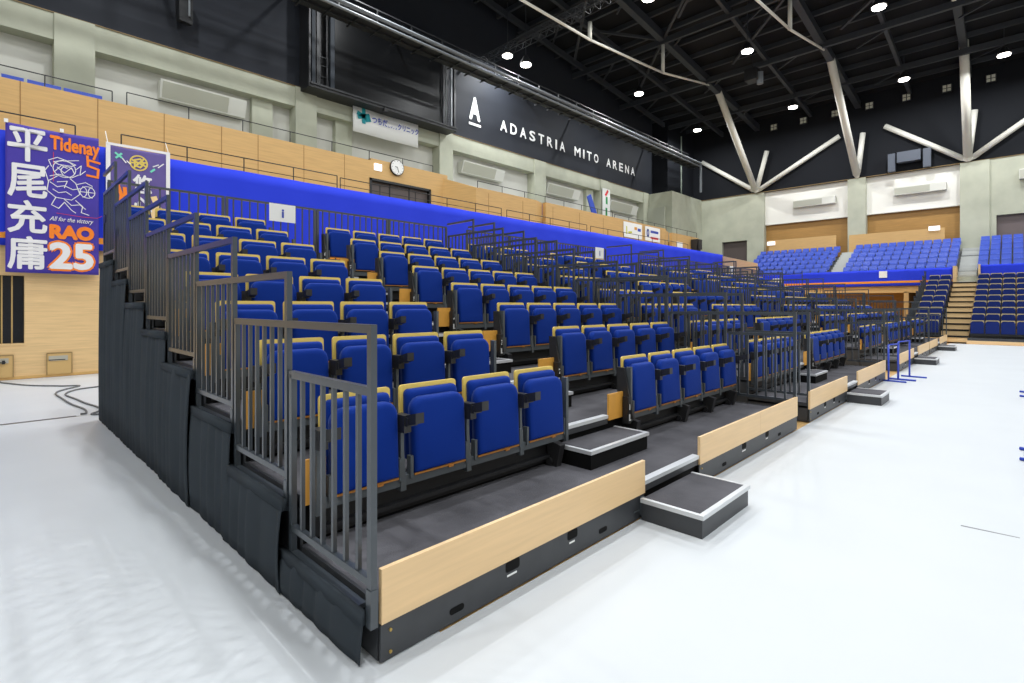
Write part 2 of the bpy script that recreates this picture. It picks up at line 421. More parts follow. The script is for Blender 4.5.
def seat_row(st, k, side):
    x0,xa,xb,x1,nm,nl,nr = st
    near = nm in ('nearest','second nearest')
    if side == 'L':
        xs = x0+.066*(xa-x0)/2.08; p = (xa-.014-xs)/nl; n = nl
    else:
        xs = xb+.055; p = (x1-.04-xs)/nr; n = nr
    half = 'left' if side == 'L' else 'right'
    y, z = k*D, zd(k)
    dx = (.017 if k else .0) - (.0145 if side == 'L' else .0185)*k; dz = -.02+.005*k
    xs += dx
    fr = thing('seat_frame', (xs, y, z), f"grey steel seat carrier under {ROW[k]} row, {half} half of {nm} stand", 'seat frame', 'seat carriers of the retractable stands')
    L_ = n*p
    bm_ = MB().box(0, L_, .672, .722, .185, .243); bm_.obj('beam', M_seatfr, fr)
    if near or k < 2:
        lo = MB().box(.05, L_-.05, .70, .74, .06, .085); lo.box(0, L_, .745, .76, .02, .2); lo.obj('lower_rail', M_steelb, fr)
    for jn in range(n+1):
        end = (jn == n) if side == 'L' else (jn == 0)
        linkobj('end_post' if end else 'seat_post', POSTE if end else POST, fr, (jn*p, 0, 0)) if (near or end) else None
        if not end and (near or k < 4): linkobj('armrest', ARM, fr, (jn*p, 0, 0))
    if near:
        for t in ((.94,) if side == 'L' else (.02,.42,.68,.93)): linkobj('support_foot', FOOT, fr, (L_*t, 0, 0))
    else: linkobj('support_foot', FOOT, fr, (L_*.5, 0, 0))
    if side == 'R':
        ep = linkobj('end_panel', ENDP, fr, (0,0,0))
        if near or k < 2:
            pl = MB().box(-.052,-.046,.60,.68,.33,.39); pl.mi = 0
            # number plate on the aisle end
            pp = MB().box(-.06, -.03, .636, .640, .185, .245); pp.obj('row_label', M_paper, fr)
            pb = MB().box(-.07, -.02, .640, .70, .16, .40); pb.obj('end_box', M_steelb, fr)
            text_obj('row_number', number_text(str(k+1)), M_letter, -.062, .285, lambda a,b_: (a, .637, b_), fr)
    for i in range(n):
        which = ORD[i]+' from the side railing' if side == 'L' else ORD[i]+' from the aisle'
        lab = f"blue folding seat {which}, {ROW[k]} row, {half} half of {nm} stand"
        g = 'blue tip-up seats on the retractable stands'
        if near:
            s = thing('tip_up_seat', (xs+i*p+(.017 if not k else 0), y, z+dz), lab, 'seat', g)
            s.scale = (p/.5, 1, 1)
            for kk, me in SM.items(): linkobj(kk, me, s)
        else:
            s = linkobj('tip_up_seat', SJ, None, (xs+i*p, y, z+dz)); s.scale = (p/.5,1,1); tag(s, lab, 'seat', g)

RB = {}
def rail_section(x, k, nm, side, detail, mirror=1):
    lab = f"grey tubular guard rail at {ROW[k]} tier, {side} end of {nm} stand"
    t = thing('guard_rail', (x, k*D, zd(k)), lab, 'railing', 'stepped side guard rails of the stands')
    zt, zu, zb = 1.115-Z0, 1.368-Z0, .345-Z0
    if 'fp' not in RB:
        m_ = MB().box(-.014,.014,-.012,.020,-.07,zu+.016); m_.box(-.017,.017,-.015,.024,-.075,.08); RB['fp'] = m_.mesh('front_post', M_rail)
        RB['rp'] = MB().box(-.014,.014,D-.068,D-.038,-.02,zt).mesh('rear_post', M_rail)
        RB['tr'] = MB().box(-.014,.014,.02,D-.035,zt-.02,zt+.016).mesh('top_rail', M_rail)
        RB['br'] = MB().box(-.014,.014,.02,D-.035,zb-.018,zb+.012).mesh('bottom_rail', M_rail)
        RB['ur'] = MB().box(-.014,.014,.02,D-.012,zu-.02,zu+.016).mesh('upper_rail', M_rail)
        RB['ba'] = MB().box(-.009,.009,-.010,.010,zb,zt-.01).mesh('baluster', M_rail)
        bs = MB()
        for i in range(6): bs.box(-.009,.009,.11+i*.108-.01,.11+i*.108+.01,zb,zt-.01)
        RB['bs'] = bs.mesh('balusters', M_rail)
    linkobj('front_post', RB['fp'], t); linkobj('rear_post', RB['rp'], t); linkobj('top_rail', RB['tr'], t)
    linkobj('bottom_rail', RB['br'], t); linkobj('upper_rail', RB['ur'], t)
    if detail:
        for i in range(6): linkobj('baluster', RB['ba'], t, (0, .11+i*.108, 0))
    else: linkobj('balusters', RB['bs'], t)

def stand(st):
    x0,xa,xb,x1,nm,nl,nr = st
    near = nm in ('nearest','second nearest')
    T = thing('retractable_stand', (x0,0,0), {'nearest':'nearest dark carpeted retractable stand with beech front panels and aisle steps',
        'second nearest':'second retractable stand along the court, beyond the first gap',
        'third nearest':'third retractable stand, behind the blue steel hurdles',
        'farthest':'last retractable stand, next to the end-wall seating'}[nm], 'stand', 'retractable stands along the court')
    A, B, L = xa-x0, xb-x0, x1-x0
    for k in range(NT):
        y0 = yf(k); y1 = yf(k+1) if k < NT-1 else NT*D; z = zd(k)
        MB().box(.015, L-.015, y0+.01, y1+(.05 if k < NT-1 else 0), z-.035, z).obj('deck', M_carpet, T)
        e = MB(); e.box(A+.0, B-(.22 if k else 0), y0-.012, y0+.045, z-.022, z+.006); e.mi = 1
        e.box(A, B-(.22 if k else 0), y0-.004, y0+.03, z-.07, z-.022); e.obj('nosing', [M_alu, M_kick], T)
        # black riser behind
        MB().box(.02, L-.02, y0+.03, y0+.05, max(z-R,.01), z-.035).obj('riser', M_dark, T)
        if k == 0:
            for a, b_ in ((0, A), (B, L)):
                if nm == 'nearest' and a > 0:
                    MB().box(a, 4.35, -.02, .002, .164, .389).obj('front_panel', M_fascia, T); MB().box(4.353, b_, -.02, .002, .164, .389).obj('front_panel', M_fascia, T)
                else: MB().box(a, b_, -.02, .002, .164, .389).obj('front_panel', M_fascia, T)
                kb = MB().box(a, b_, -.012, .0, .006, .158).obj('kickboard', M_kick, T)
                def slot(x, z0, z1, w=.09):
                    c = MB().prism(rounded_rect(x-w/2, x+w/2, z0, z1, .013, 3, True), lambda q,w_:(q,-.0145,w_), lambda q,w_:(q,-.011,w_)); c.obj('slot', M_dark, kb)
                m_ = b_-a
                slot(a+.40*m_/2.08, .045, .075, .085); slot(b_-.50*m_/2.08, .045, .075, .085)
                slot(a+.77*m_/2.08, .105, .158, .10); slot(a+1.27*m_/2.08, .105, .158, .09)
                lb = MB(); lb.box(a+.73*m_/2.08, a+.80*m_/2.08, -.0135, -.012, .082, .092); lb.box(a+1.24*m_/2.08, a+1.29*m_/2.08, -.0135,-.012,.082,.092); lb.obj('notice_strip', M_paper, kb)
                bo = MB()
                for zz in (.035,.125): bo.tube((a+.045,-.018,zz),(a+.045,-.011,zz),.007,8)
                bo.obj('bolt', M_brass, kb)
        else:
            for a, b_ in ((0, .12), (B-.22, B+.03), (L-.10, L)): MB().box(a, b_, y0-.018, y0, z-.04, z+.19).obj('riser_panel', M_ply, T)
    # latch gear beside the front steps
    g = MB(); g.box(A-.06,A-.03,-.035,-.012,.03,.15); g.box(A-.14,A-.07,-.02,-.012,.06,.066); g.obj('latch', M_seatfr, T)
    # end frames: black plates closing the sides
    for sx, nme in ((.0,'side_frame'),(L-.012,'side_frame')):
        pl = MB()
        for k in range(NT):
            y0 = yf(k)+.01; y1 = yf(k+1) if k < NT-1 else NT*D
            pl.box(sx, sx+.012, y0, y1, .005, zd(k)-.036)
            pl.box(sx, sx+.015, y0+.0, y1, zd(k)-.06, zd(k)+.008)
        pl.obj(nme, M_kick, T)
    if nm == 'nearest':
        un = MB()
        for k in range(NT):
            for yy in (yf(k)+.1, yf(k)+.6): un.box(.09,.13,yy,yy+.04,0.02,zd(k)-.04)
        un.obj('underframe', M_steelb, T)
    # step boxes on the tiers and the one on the court floor
    for k in range(-1, NT-1):
        if k < 0: a, b_, y0, y1, zb_, h = xa-.08, xb-.16, -.47, -.03, 0, .145
        else: a, b_, y0, y1, zb_, h = xa-.06, xb-.09, yf(k+1)-.43+.075 if False else (k+1)*D-.085-.34, (k+1)*D-.087, zd(k), .14
        where = 'on the white court floor' if k < 0 else f"on {ROW[k]} tier aisle"
        s = thing('step_box', ((a+b_)/2, (y0+y1)/2, zb_), f"dark step box with pale metal edge {where}, {nm} stand", 'step', 'aisle step boxes')
        w, d_ = (b_-a)/2, (y1-y0)/2
        bd = MB().box(-w+.012, w-.012, -d_+.012, d_, 0, h-.022).obj('box_body', M_dark if k >= 0 else M_kick, s)
        MB().box(-w+.03, w-.03, -d_+.03, d_-.005, h-.012, h+.001).obj('tread', M_carpet, s)
        e = MB(); e.box(-w, w, -d_, -d_+.035, h-.024, h+.004); e.box(-w, -w+.03, -d_+.035, d_, h-.024, h+.004); e.box(w-.03, w, -d_+.035, d_, h-.024, h+.004)
        e.obj('edge_trim', M_alu, s)
        if k < 0:
            q = MB().tube((w-.013, 0, .07), (w-.006, 0, .07), .018, 10); q.obj('latch_hole', M_dark, s)
    for k in range(NT):
        seat_row(st, k, 'L'); seat_row(st, k, 'R')
        rail_section(x0+.0-.03 if nm == 'nearest' else x0+.02, k, nm, 'left', near)
        rail_section(x1-.02, k, nm, 'right', nm == 'nearest')
    # rear rail panels
    yb, zt = NT*D+.03, 3.09
    n = max(1, round(L/1.25)); w = L/n
    for i in range(n):
        r = thing('rear_rail', (x0+i*w, yb, zd(7)), f"black barred back rail panel {ORD[i]} from left, behind {nm} stand's top row", 'railing', 'back rail panels')
        h = zt - zd(7)
        MB().box(.01, w-.01, -.015, .015, h-.03, h).obj('top_rail', M_rail, r)
        MB().box(.01, w-.01, -.012, .012, .09, .115).obj('bottom_rail', M_rail, r)
        for q in (.025, w-.025): MB().box(q-.018,q+.018,-.018,.018,-.1,h-.03).obj('post', M_rail, r)
        nb = 12
        me = MB().box(-.009,.009,-.009,.009,.1,h-.03).mesh('baluster', M_rail) if i == 0 else me
        if near:
            for q in range(1, nb): linkobj('baluster', me, r, (w*q/nb,0,0))
        else:
            bs = MB()
            for q in range(1, nb): bs.box(w*q/nb-.009,w*q/nb+.009,-.009,.009,.1,h-.03)
            bs.obj('balusters', M_rail, r)
for st in STANDS: stand(st)

# grey drapes hung on the open side of the nearest stand, one per tier
for k in range(NT):
    y0, y1 = k*D - (.03 if k else -.02), (k+1)*D+.03
    zt = zd(k) - .01; n = 44; nz = 6
    ph = random.random()*6
    def df(u, v, k=k, y0=y0, y1=y1, zt=zt, ph=ph):
        z = .006 + (zt-.006)*v
        y = y0 + (y1-y0)*u
        hang = 1-v
        amp = (.003 + .007*4*hang*(1-hang))*(.6+.4*min(1,zt))
        xx = -.058 - .012*hang - amp*(abs(math.sin(u*PI*5+ph+.8*math.sin(u*7+ph)))*2.6+.9*math.sin(u*2*PI*2+ph*2)) - (.006 if k % 2 else 0)
        return (xx, y + .015*hang*math.sin(ph), z)
    dm = MB().grid(df, n, nz)
    dm.box(-.080 if k % 2 else -.074, -.05, y0+.001, y1-.001, zt-.055, zt+.004)
    o = dm.obj('side_drape', M_drape, smooth=True)
    md = o.modifiers.new('thick', 'SOLIDIFY'); md.thickness = .004
    tag(o, f"charcoal fabric drape hanging below {ROW[k]} tier on near side of the stand", 'drape', 'charcoal side drapes')
    MB().box(-.05,-.01,y0+.06,y1-.06,zt-.02,zt+.0).obj('drape_rail', M_rail, o)

# info sheets on rear rails
def rail_sheet(xc, y, z, w, h, label, mark=True):
    t = thing('paper_sign', (xc, y, z), label, 'sign', 'white paper signs on the rails')
    MB().box(-w/2, w/2, -.006, 0, 0, h).obj('sheet', M_paper, t)
    if mark:
        text_obj('letter', text_mb('i', .2, bold=.008, height=h*.5), M_sblue, -.015, h*.22, lambda a,b_: (a,-.008,b_), t)
    return t
rail_sheet(2.225, NT*D-.0, 2.80, .41, .28, 'white paper sign on the back rail of nearest stand')
rail_sheet(11.0, NT*D-.0, 2.80, .4, .3, 'white paper sign on back rail, right end of second nearest stand')
rail_sheet(20.5, NT*D-.0, 2.75, .5, .35, 'white paper sign on the back rail of farthest stand')

# ---------------------------------------------------------------- gallery curtain, rails, banners
def wavy(x, z):
    return .018*math.sin(x*2.1+1.3*math.sin(z*1.2)) + .012*math.sin(x*5.3+z*1.7)
def curtain(name, x0, x1, z0, z1, y, m, label, amp=1.0):
    mb = MB(); n = int((x1-x0)/.12)
    mb.grid(lambda u,v: (x0+(x1-x0)*u, y-.03-amp*wavy(x0+(x1-x0)*u, z0+(z1-z0)*v)*(1-.4*v)*1.3, z0+(z1-z0)*v), n, 8)
    o = mb.obj(name, m, smooth=True); o.modifiers.new('thick','SOLIDIFY').thickness = .01
    return tag(o, label, 'curtain')
cu = curtain('blue_curtain', XL, 33.8, 2.65, 4.9, 12.33, M_curt, 'long royal blue curtain hung along the side gallery parapet', 1.0)
sp = MB().grid(lambda u,v: (XL+(33.8-XL)*u, 12.285-wavy(XL+(33.8-XL)*u, 2.8)*1.3, 2.79+.13*v), 300, 1)
sp.obj('orange_band', M_orange, cu, True)
def thin_rail(pts_x, y, z0, z1, label, mids=(), dark=True, sp_=1.35, r=.014, m=None):
    x0, x1 = pts_x; m = m or M_steelb
    t = thing('gallery_rail', (x0, y, z0), label, 'railing', 'thin dark gallery rails')
    q = MB().tube((0,0,z1-z0),(x1-x0,0,z1-z0), r, 6)
    for zz in mids: q.tube((0,0,zz-z0),(x1-x0,0,zz-z0), r*.7, 6)
    q.obj('rail', m, t)
    n = max(1, round((x1-x0)/sp_)); pm = MB().tube((0,0,0),(0,0,z1-z0), r, 6).mesh('post', m)
    for i in range(n+1): linkobj('post', pm, t, ((x1-x0)*i/n,0,0))
    return t
thin_rail((-8, .27), 12.48, 4.86, 5.30, 'thin dark rail on the gallery parapet above the character banner')
thin_rail((1.06, 6.2), 12.48, 4.86, 5.30, 'thin dark rail on the parapet right of the violet banner', (5.05,))
thin_rail((6.3, 13.0), 12.48, 4.86, 5.26, 'thin dark rail on the parapet in front of the double doors', (5.05,))
thin_rail((13.3, 18.6), 12.48, 4.86, 5.24, 'thin dark rail on parapet between doors and paper posters', (5.0,))
thin_rail((18.9, 29.0), 12.48, 4.86, 5.22, 'thin dark rail on the parapet below the paper posters', ())
thin_rail((XL, 1.2), 14.6, 6.62, 6.92, 'thin upper rail above the wood wall, left end')
thin_rail((1.5, 11.3), 14.6, 6.62, 6.98, 'thin upper rail above the wood wall and wall clock', ())
thin_rail((12.5, 22.0), 13.3, 6.1, 6.38, 'thin upper rail above the forward wood wall', ())
thin_rail((22.2, 32.0), 13.3, 5.95, 6.3, 'thin upper rail near the hall corner', ())
# bits of blue seat backs behind the upper rail
for i, (a, b_) in enumerate(((-.8,-.42),(-.36,.25),(.3,1.05))):
    tag(MB().box(a, b_, 15.0, 15.05, 6.1, 6.86).obj('gallery_seat_back', M_lseat), f"blue seat back {ORD[i]} from left behind the upper gallery rail", 'seat', 'blue upper gallery seat backs')
for i, a in enumerate((15,17.2,19.4,21.6,23.8)):
    tag(MB().box(a, a+1.9, 14.0, 14.05, 5.55, 6.24).obj('gallery_seat_back', M_lseat), f"low blue gallery seat back {ORD[i]} from the wood bay, near the black wall lettering", 'seat', 'blue upper gallery seat backs')

# big banner with a player's name and number
BY = 12.20
def bw(x, z): return BY - .7*wavy(x*1.3+2, z*.8)
def cloth(name, x0,x1,z0,z1,m,parent,droop=.05):
    mb = MB().grid(lambda u,v: (x0+(x1-x0)*u, bw(x0+(x1-x0)*u, z0+(z1-z0)*v), z0+(z1-z0)*v - droop*math.sin(PI*u)*(v)*.4), 30, 40)
    o = mb.obj(name, m, parent, True); o.modifiers.new('thick','SOLIDIFY').thickness = .004
    return o
ft = lambda dy: (lambda x, z: (x, bw(x, z)-dy, z))
bn = thing('hanging_banner', (0,0,0), 'tall purple banner with large white kanji, orange RAO and 25', 'banner')
cloth('cloth', -.80, .63, 2.12, 5.04, M_bannerp, bn)
for i, ch in enumerate('平尾充庸'):
    text_obj('kanji', text_mb(ch, .6, bold=.014, width=.585, height=.66), M_paint, -.775, 4.32-.71*i, ft(.014), bn)
text_obj('lettering', text_mb('Tidenay', .3, bold=.012, width=.80, height=.38), M_borange, -.155, 4.56, ft(.014), bn)
text_obj('lettering', text_mb('All for the victory', .12, bold=.001, shear=.4, width=.70, height=.12), M_paint, -.16, 3.17, ft(.014), bn)
text_obj('lettering', text_mb('RAO', .3, bold=.02, width=.72, height=.30), M_borange, -.165, 2.83, ft(.014), bn)
text_obj('number_outline', text_mb('25', .6, bold=.05, width=.78, height=.64), M_borange, -.20, 2.17, ft(.012), bn)
text_obj('number', text_mb('25', .6, bold=.022, width=.71, height=.56), M_paint, -.165, 2.21, ft(.018), bn)
def strokes(name, lines, w, m, f, parent):
    bm = bmesh.new()
    for ln in lines:
        for (x0_,z0_),(x1_,z1_) in zip(ln, ln[1:]):
            dx, dz = x1_-x0_, z1_-z0_; l_ = math.hypot(dx,dz) or 1; nx, nz = -dz/l_*w/2, dx/l_*w/2
            ex, ez = dx/l_*w*.4, dz/l_*w*.4
            bm.faces.new([bm.verts.new(f(*q)) for q in ((x0_-ex+nx,z0_-ez+nz),(x0_-ex-nx,z0_-ez-nz),(x1_+ex-nx,z1_+ez-nz),(x1_+ex+nx,z1_+ez+nz))])
    me = bpy.data.meshes.new(name); bm.to_mesh(me); bm.free(); me.materials.append(m)
    return linkobj(name, me, parent)
strokes('angular_mark', [[(.44,4.62),(.45,4.42),(.62,4.37),(.61,4.20),(.44,4.22)],[(.47,4.54),(.64,4.51)]], .045, M_borange, ft(.015), bn)
def circ(cx,cz,rx,rz,a0=0,a1=2*PI,n=18): return [(cx+rx*math.cos(a0+(a1-a0)*i/n), cz+rz*math.sin(a0+(a1-a0)*i/n)) for i in range(n+1)]
art = [circ(.20,4.28,.16,.17), circ(.24,4.24,.09,.1,.5,4,8), [(.1,4.3),(.2,4.2),(.3,4.33),(.34,4.22)], [(.06,4.2),(.16,4.35),(.24,4.3)],
 [(.02,4.3),(-.02,4.42),(.1,4.5),(.24,4.46),(.4,4.5)], [(.36,4.3),(.44,4.4),(.42,4.2),(.5,4.3)], [(.0,4.1),(.12,4.16),(.3,4.12),(.4,4.2)], [(.1,4.0),(.24,4.04),(.2,3.9)],
 [(.10,4.12),(-.02,4.0),(-.04,3.8),(.08,3.68),(.3,3.66),(.42,3.8),(.36,4.02),(.28,4.1)], [(0,3.98),(.1,3.9),(.2,3.94),(.32,3.88),(.42,3.92)],
 circ(.53,3.86,.11,.12), [(.42,3.86),(.64,3.86)], circ(.46,3.86,.06,.11,-PI/2,PI/2,8), circ(.60,3.86,.06,.11,PI/2,1.5*PI,8),
 [(.38,4.0),(.5,4.06),(.6,4.0)], [(-.02,3.98),(-.07,4.2),(-.02,4.3)], [(.08,3.68),(.02,3.52),(.12,3.46),(.2,3.6),(.3,3.45),(.36,3.4)], [(.36,3.66),(.46,3.55),(.44,3.42),(.55,3.38)],
 [(.2,3.66),(.3,3.55),(.42,3.58),(.5,3.5)], [(.05,4.4),(.2,4.47),(.36,4.4),(.3,4.36),(.12,4.36),(.05,4.4)], [(.04,3.84),(.12,3.78),(.22,3.82),(.3,3.76)]]
strokes('line_drawing', [[((x-.02)*1.12-.13, (z-3.38)*1.0+3.38) for x, z in l_] for l_ in art], .014, M_paint, ft(.015), bn)
strokes('thin_red_lines', [[(-.05,3.36),(.35,3.33),(.6,3.33),(.68,3.38)],[(-.1,4.6),(-.1,4.0)]], .008, M_red, ft(.015), bn)
for x in (-.8, .02):
    MB().box(x-.02, x+.04, BY-.03, BY+.01, 5.03, 5.10).obj('clip', M_paper, bn)
bv = thing('hanging_banner', (0,0,0), 'violet banner with white border and round gold emblem behind the top railing', 'banner')
cloth('cloth', .82, 1.86, 2.9, 4.96, M_bannerv, bv)
def bcloth(x0,x1,z0,z1):
    mb = MB().grid(lambda u,v: ft(.012)(x0+(x1-x0)*u, z0+(z1-z0)*v), 10, 16)
    return mb.obj('border', M_paint, bv, True)
bcloth(.75,.83,2.9,4.98); bcloth(1.85,1.93,2.9,5.0); bcloth(.75,1.93,4.955,5.01)
for x in (.78, 1.9): MB().tube((x,BY-.02,4.98),(x,12.48,5.30),.008,6).obj('tie_cord', M_paper, bv)
strokes('round_emblem', [circ(1.33,4.65,.155,.16,n=24)], .03, M_gold, ft(.016), bv)
strokes('emblem_pattern', [circ(1.33,4.65,.09,.1,n=5), [(1.22,4.7),(1.45,4.6)],[(1.25,4.55),(1.42,4.75)],[(1.2,4.64),(1.46,4.68)]], .035, M_gold, ft(.015), bv)
strokes('star_mark', [[(.92,4.80),(1.02,4.72)],[(.93,4.70),(1.02,4.80)],[(1.56,4.50),(1.62,4.56)]], .04, mat('mint', (120,215,190), .7), ft(.016), bv)
strokes('brush_marks', [[(1.04,4.7),(1.1,4.62)],[(1.12,4.66),(1.18,4.6)],[(1.6,4.62),(1.7,4.68)],[(1.7,4.62),(1.8,4.72)]], .022, M_paint, ft(.016), bv)
text_obj('kanji', text_mb('悠', .4, bold=.012, width=.36, height=.42), M_paint, 1.22, 3.98, ft(.016), bv)
text_obj('kanji', text_mb('心', .4, bold=.012, width=.36, height=.40), M_paint, 1.22, 3.5, ft(.016), bv)
strokes('flame_shapes', [[(.95,4.12),(1.02,3.9),(1.0,3.6)],[(1.08,4.05),(1.1,3.7)]], .07, M_borange, ft(.016), bv)
strokes('flame_shapes', [[(1.62,3.9),(1.8,3.4)],[(1.58,3.7),(1.7,3.2)]], .12, mat('cream', (238,206,150), .7), ft(.016), bv)

# wall socket boxes and cables
for i, (a, b_) in enumerate(((-1.05,-.69),(-.18,.2))):
    t = thing('socket_box', ((a+b_)/2, 12.385, .05), ('power socket hatch with two plugs at foot of wall, left edge' if i == 0 else 'wooden-framed wall hatch with vent slots at foot of wall'), 'wall box', 'wall hatches')
    w = (b_-a)/2
    MB().box(-w, w, -.02, .0, 0, .43).obj('cover', mat('hatch_wood', (208,172,112), .5), t)
    e = MB(); e.box(-w-.012,-w,-.028,0,0,.44); e.box(w,w+.012,-.028,0,0,.44); e.box(-w,w,-.028,0,.43,.445); e.obj('frame', mat('hatch_edge', (150,124,80), .5), t)
    MB().box(-w+.02, w-.06, -.03, -.02, .28, .38).obj('vent', mat('vent_grey', (178,174,160), .5), t)
    MB().box(-w+.02, w-.1, -.032, -.03, .29, .305).obj('vent_slot', M_dark, t)
    if i == 0:
        for x in (w-.24, w-.13): MB().box(x-.025, x+.02, -.075, -.02, .27, .34).obj('plug', M_plas, t)
def cable(pts, label):
    P = []
    for i in range(len(pts)-1):
        p0 = pts[max(i-1,0)]; p1 = pts[i]; p2 = pts[i+1]; p3 = pts[min(i+2,len(pts)-1)]
        for s in range(6):
            t = s/6
            P.append(tuple(.5*((2*b0)+(-a0+c0)*t+(2*a0-5*b0+4*c0-d0)*t*t+(-a0+3*b0-3*c0+d0)*t**3) for a0,b0,c0,d0 in zip(p0,p1,p2,p3)))
    P.append(pts[-1])
    tag(MB().path(P, .013, 6).obj('power_cable', mat('cable_grey', (110,112,114), .5), smooth=True), label, 'cable')
cable([(-.96,12.3,.35),(-.95,12.28,.1),(-.88,12.0,.013),(-.8,11.7,.013),(-.51,11.02,.013),(-.19,10.61,.013),(-.1,10.5,.013),(-.03,10.45,.013),(.12,10.3,.013),(-.15,9.9,.013),(-.27,9.5,.013),(-.25,8.9,.013),(-.2,8.1,.013),(-.12,7.5,.013),(-.14,7.14,.013),(-.2,7.12,.013)], 'grey power cable running from the wall socket across the floor')
cable([(.35,9.95,.013),(.1,9.85,.013),(0.,9.75,.013),(-.12,9.5,.013),(-.17,9.17,.013),(-.1,8.6,.013),(-.05,8.1,.013),(.03,7.6,.013),(.03,7.25,.013),(-.1,7.0,.013),(0,6.9,.013)], 'second grey cable looping beside the corner of the drapes')

# ---------------------------------------------------------------- things on the side walls
ck = thing('wall_clock', (9.55, 14.48, 6.52), 'round white wall clock above the gallery doors', 'clock')
ck.location.z = 6.28
MB().tube((0,0,.27),(0,-.06,.27),.29,32).obj('rim', M_steelb, ck)
MB().tube((0,-.06,.27),(0,-.068,.27),.265,32).obj('dial', M_paper, ck)
hh = MB(); hh.bar((0,-.075,.27),(-.1,-.075,.29),.03,.01); hh.bar((0,-.075,.27),(.05,-.075,.09),.02,.01)
for i in range(12): a = i*PI/6; hh.bar((.21*math.sin(a),-.072,.27+.21*math.cos(a)),(.24*math.sin(a),-.072,.27+.24*math.cos(a)),.02,.008)
hh.obj('hands', M_steelb, ck)
tag(MB().box(8.63,8.93,14.46,14.5,6.3,6.54).obj('exit_lamp', M_exit), 'small bright lamp box left of the wall clock', 'lamp')
def casing(x0,x1,z0,z1,y,label,far=False):
    t = thing('duct_casing', ((x0+x1)/2, y, z0), label, 'ventilation casing', 'white ventilation casings')
    w = (x1-x0)/2; h = z1-z0
    MB().hexa([(-w,-.25,0),(w,-.25,0),(w,0,0),(-w,0,0),(-w,-.45,h),(w,-.45,h),(w,0,h),(-w,0,h)]).obj('casing', M_casing, t)
    MB().hexa([(-w+.06,-.275,.04),(w*.55,-.275,.04),(w*.55,-.24,.04),(-w+.06,-.24,.04),(-w+.06,-.46,h-.06),(w*.55,-.46,h-.06),(w*.55,-.42,h-.06),(-w+.06,-.42,h-.06)]).obj('grille', M_casing2, t)
casing(2.75, 5.25, 7.95, 8.5, 17.5, 'long white ventilation casing in the left wall recess')
casing(15.0, 17.8, 7.9, 8.45, 17.5, 'white ventilation casing in recess right of the scoreboard')
casing(21.3, 24.3, 7.9, 8.45, 17.5, 'white ventilation casing in the recess above the blue flag')
casing(27.6, 31.0, 7.8, 8.4, 17.5, 'ventilation casing in the last recess before the corner')
def fcasing(y0,y1,z0,z1,label,fx=37.22):
    t = thing('duct_casing', (fx, (y0+y1)/2, z0), label, 'ventilation casing', 'white ventilation casings')
    w = (y1-y0)/2; h = z1-z0
    MB().box(-.35, 0, -w, w, 0, h).obj('casing', M_casing, t)
    MB().box(-.36, -.35, -w*.4, w*.97, .04, h-.05).obj('grille', M_casing2, t)
fcasing(6.4, 8.85, 8.05, 8.5, 'grey ventilation casing on white end-wall panel, left of the middle column')
fcasing(.95, 3.35, 8.05, 8.5, 'grey ventilation casing on white end-wall panel, right of the middle column')
fcasing(-3.4, -2.0, 8.1, 8.6, 'ventilation casing on concrete at the right edge of the end wall', 36.97)
# clinic banner
cs = thing('wall_sign', (9.3, 16.85, 8.36), 'white clinic banner with teal cross under the scoreboard', 'sign')
Ws = 3.1; k_ = 1
MB().grid(lambda u,v: (-.2+Ws*u, -.02*math.sin(u*9), .0+1.05*v), 24, 2).obj('cloth', M_paper, cs, True).modifiers.new('t','SOLIDIFY').thickness=.01
fs = lambda a, b_: (a, -.045, b_)
strokes('cross_mark', [[(.25,.45),(.25,.93)],[(.05,.62),(.45,.75)],[(.02,.75),(.12,.72)],[(.38,.56),(.5,.6)]], .16, M_teal, fs, cs)
text_obj('lettering', text_mb('つちだ', .3, bold=.006, width=.72, height=.27), M_sblue, .62, .52, fs, cs)
text_obj('lettering', text_mb('レディス', .12, bold=.002, width=.42, height=.1), M_sblue, 1.38, .50, fs, cs)
text_obj('lettering', text_mb('クリニック', .3, bold=.006, width=1.05, height=.27), M_sblue, 1.84, .52, fs, cs)
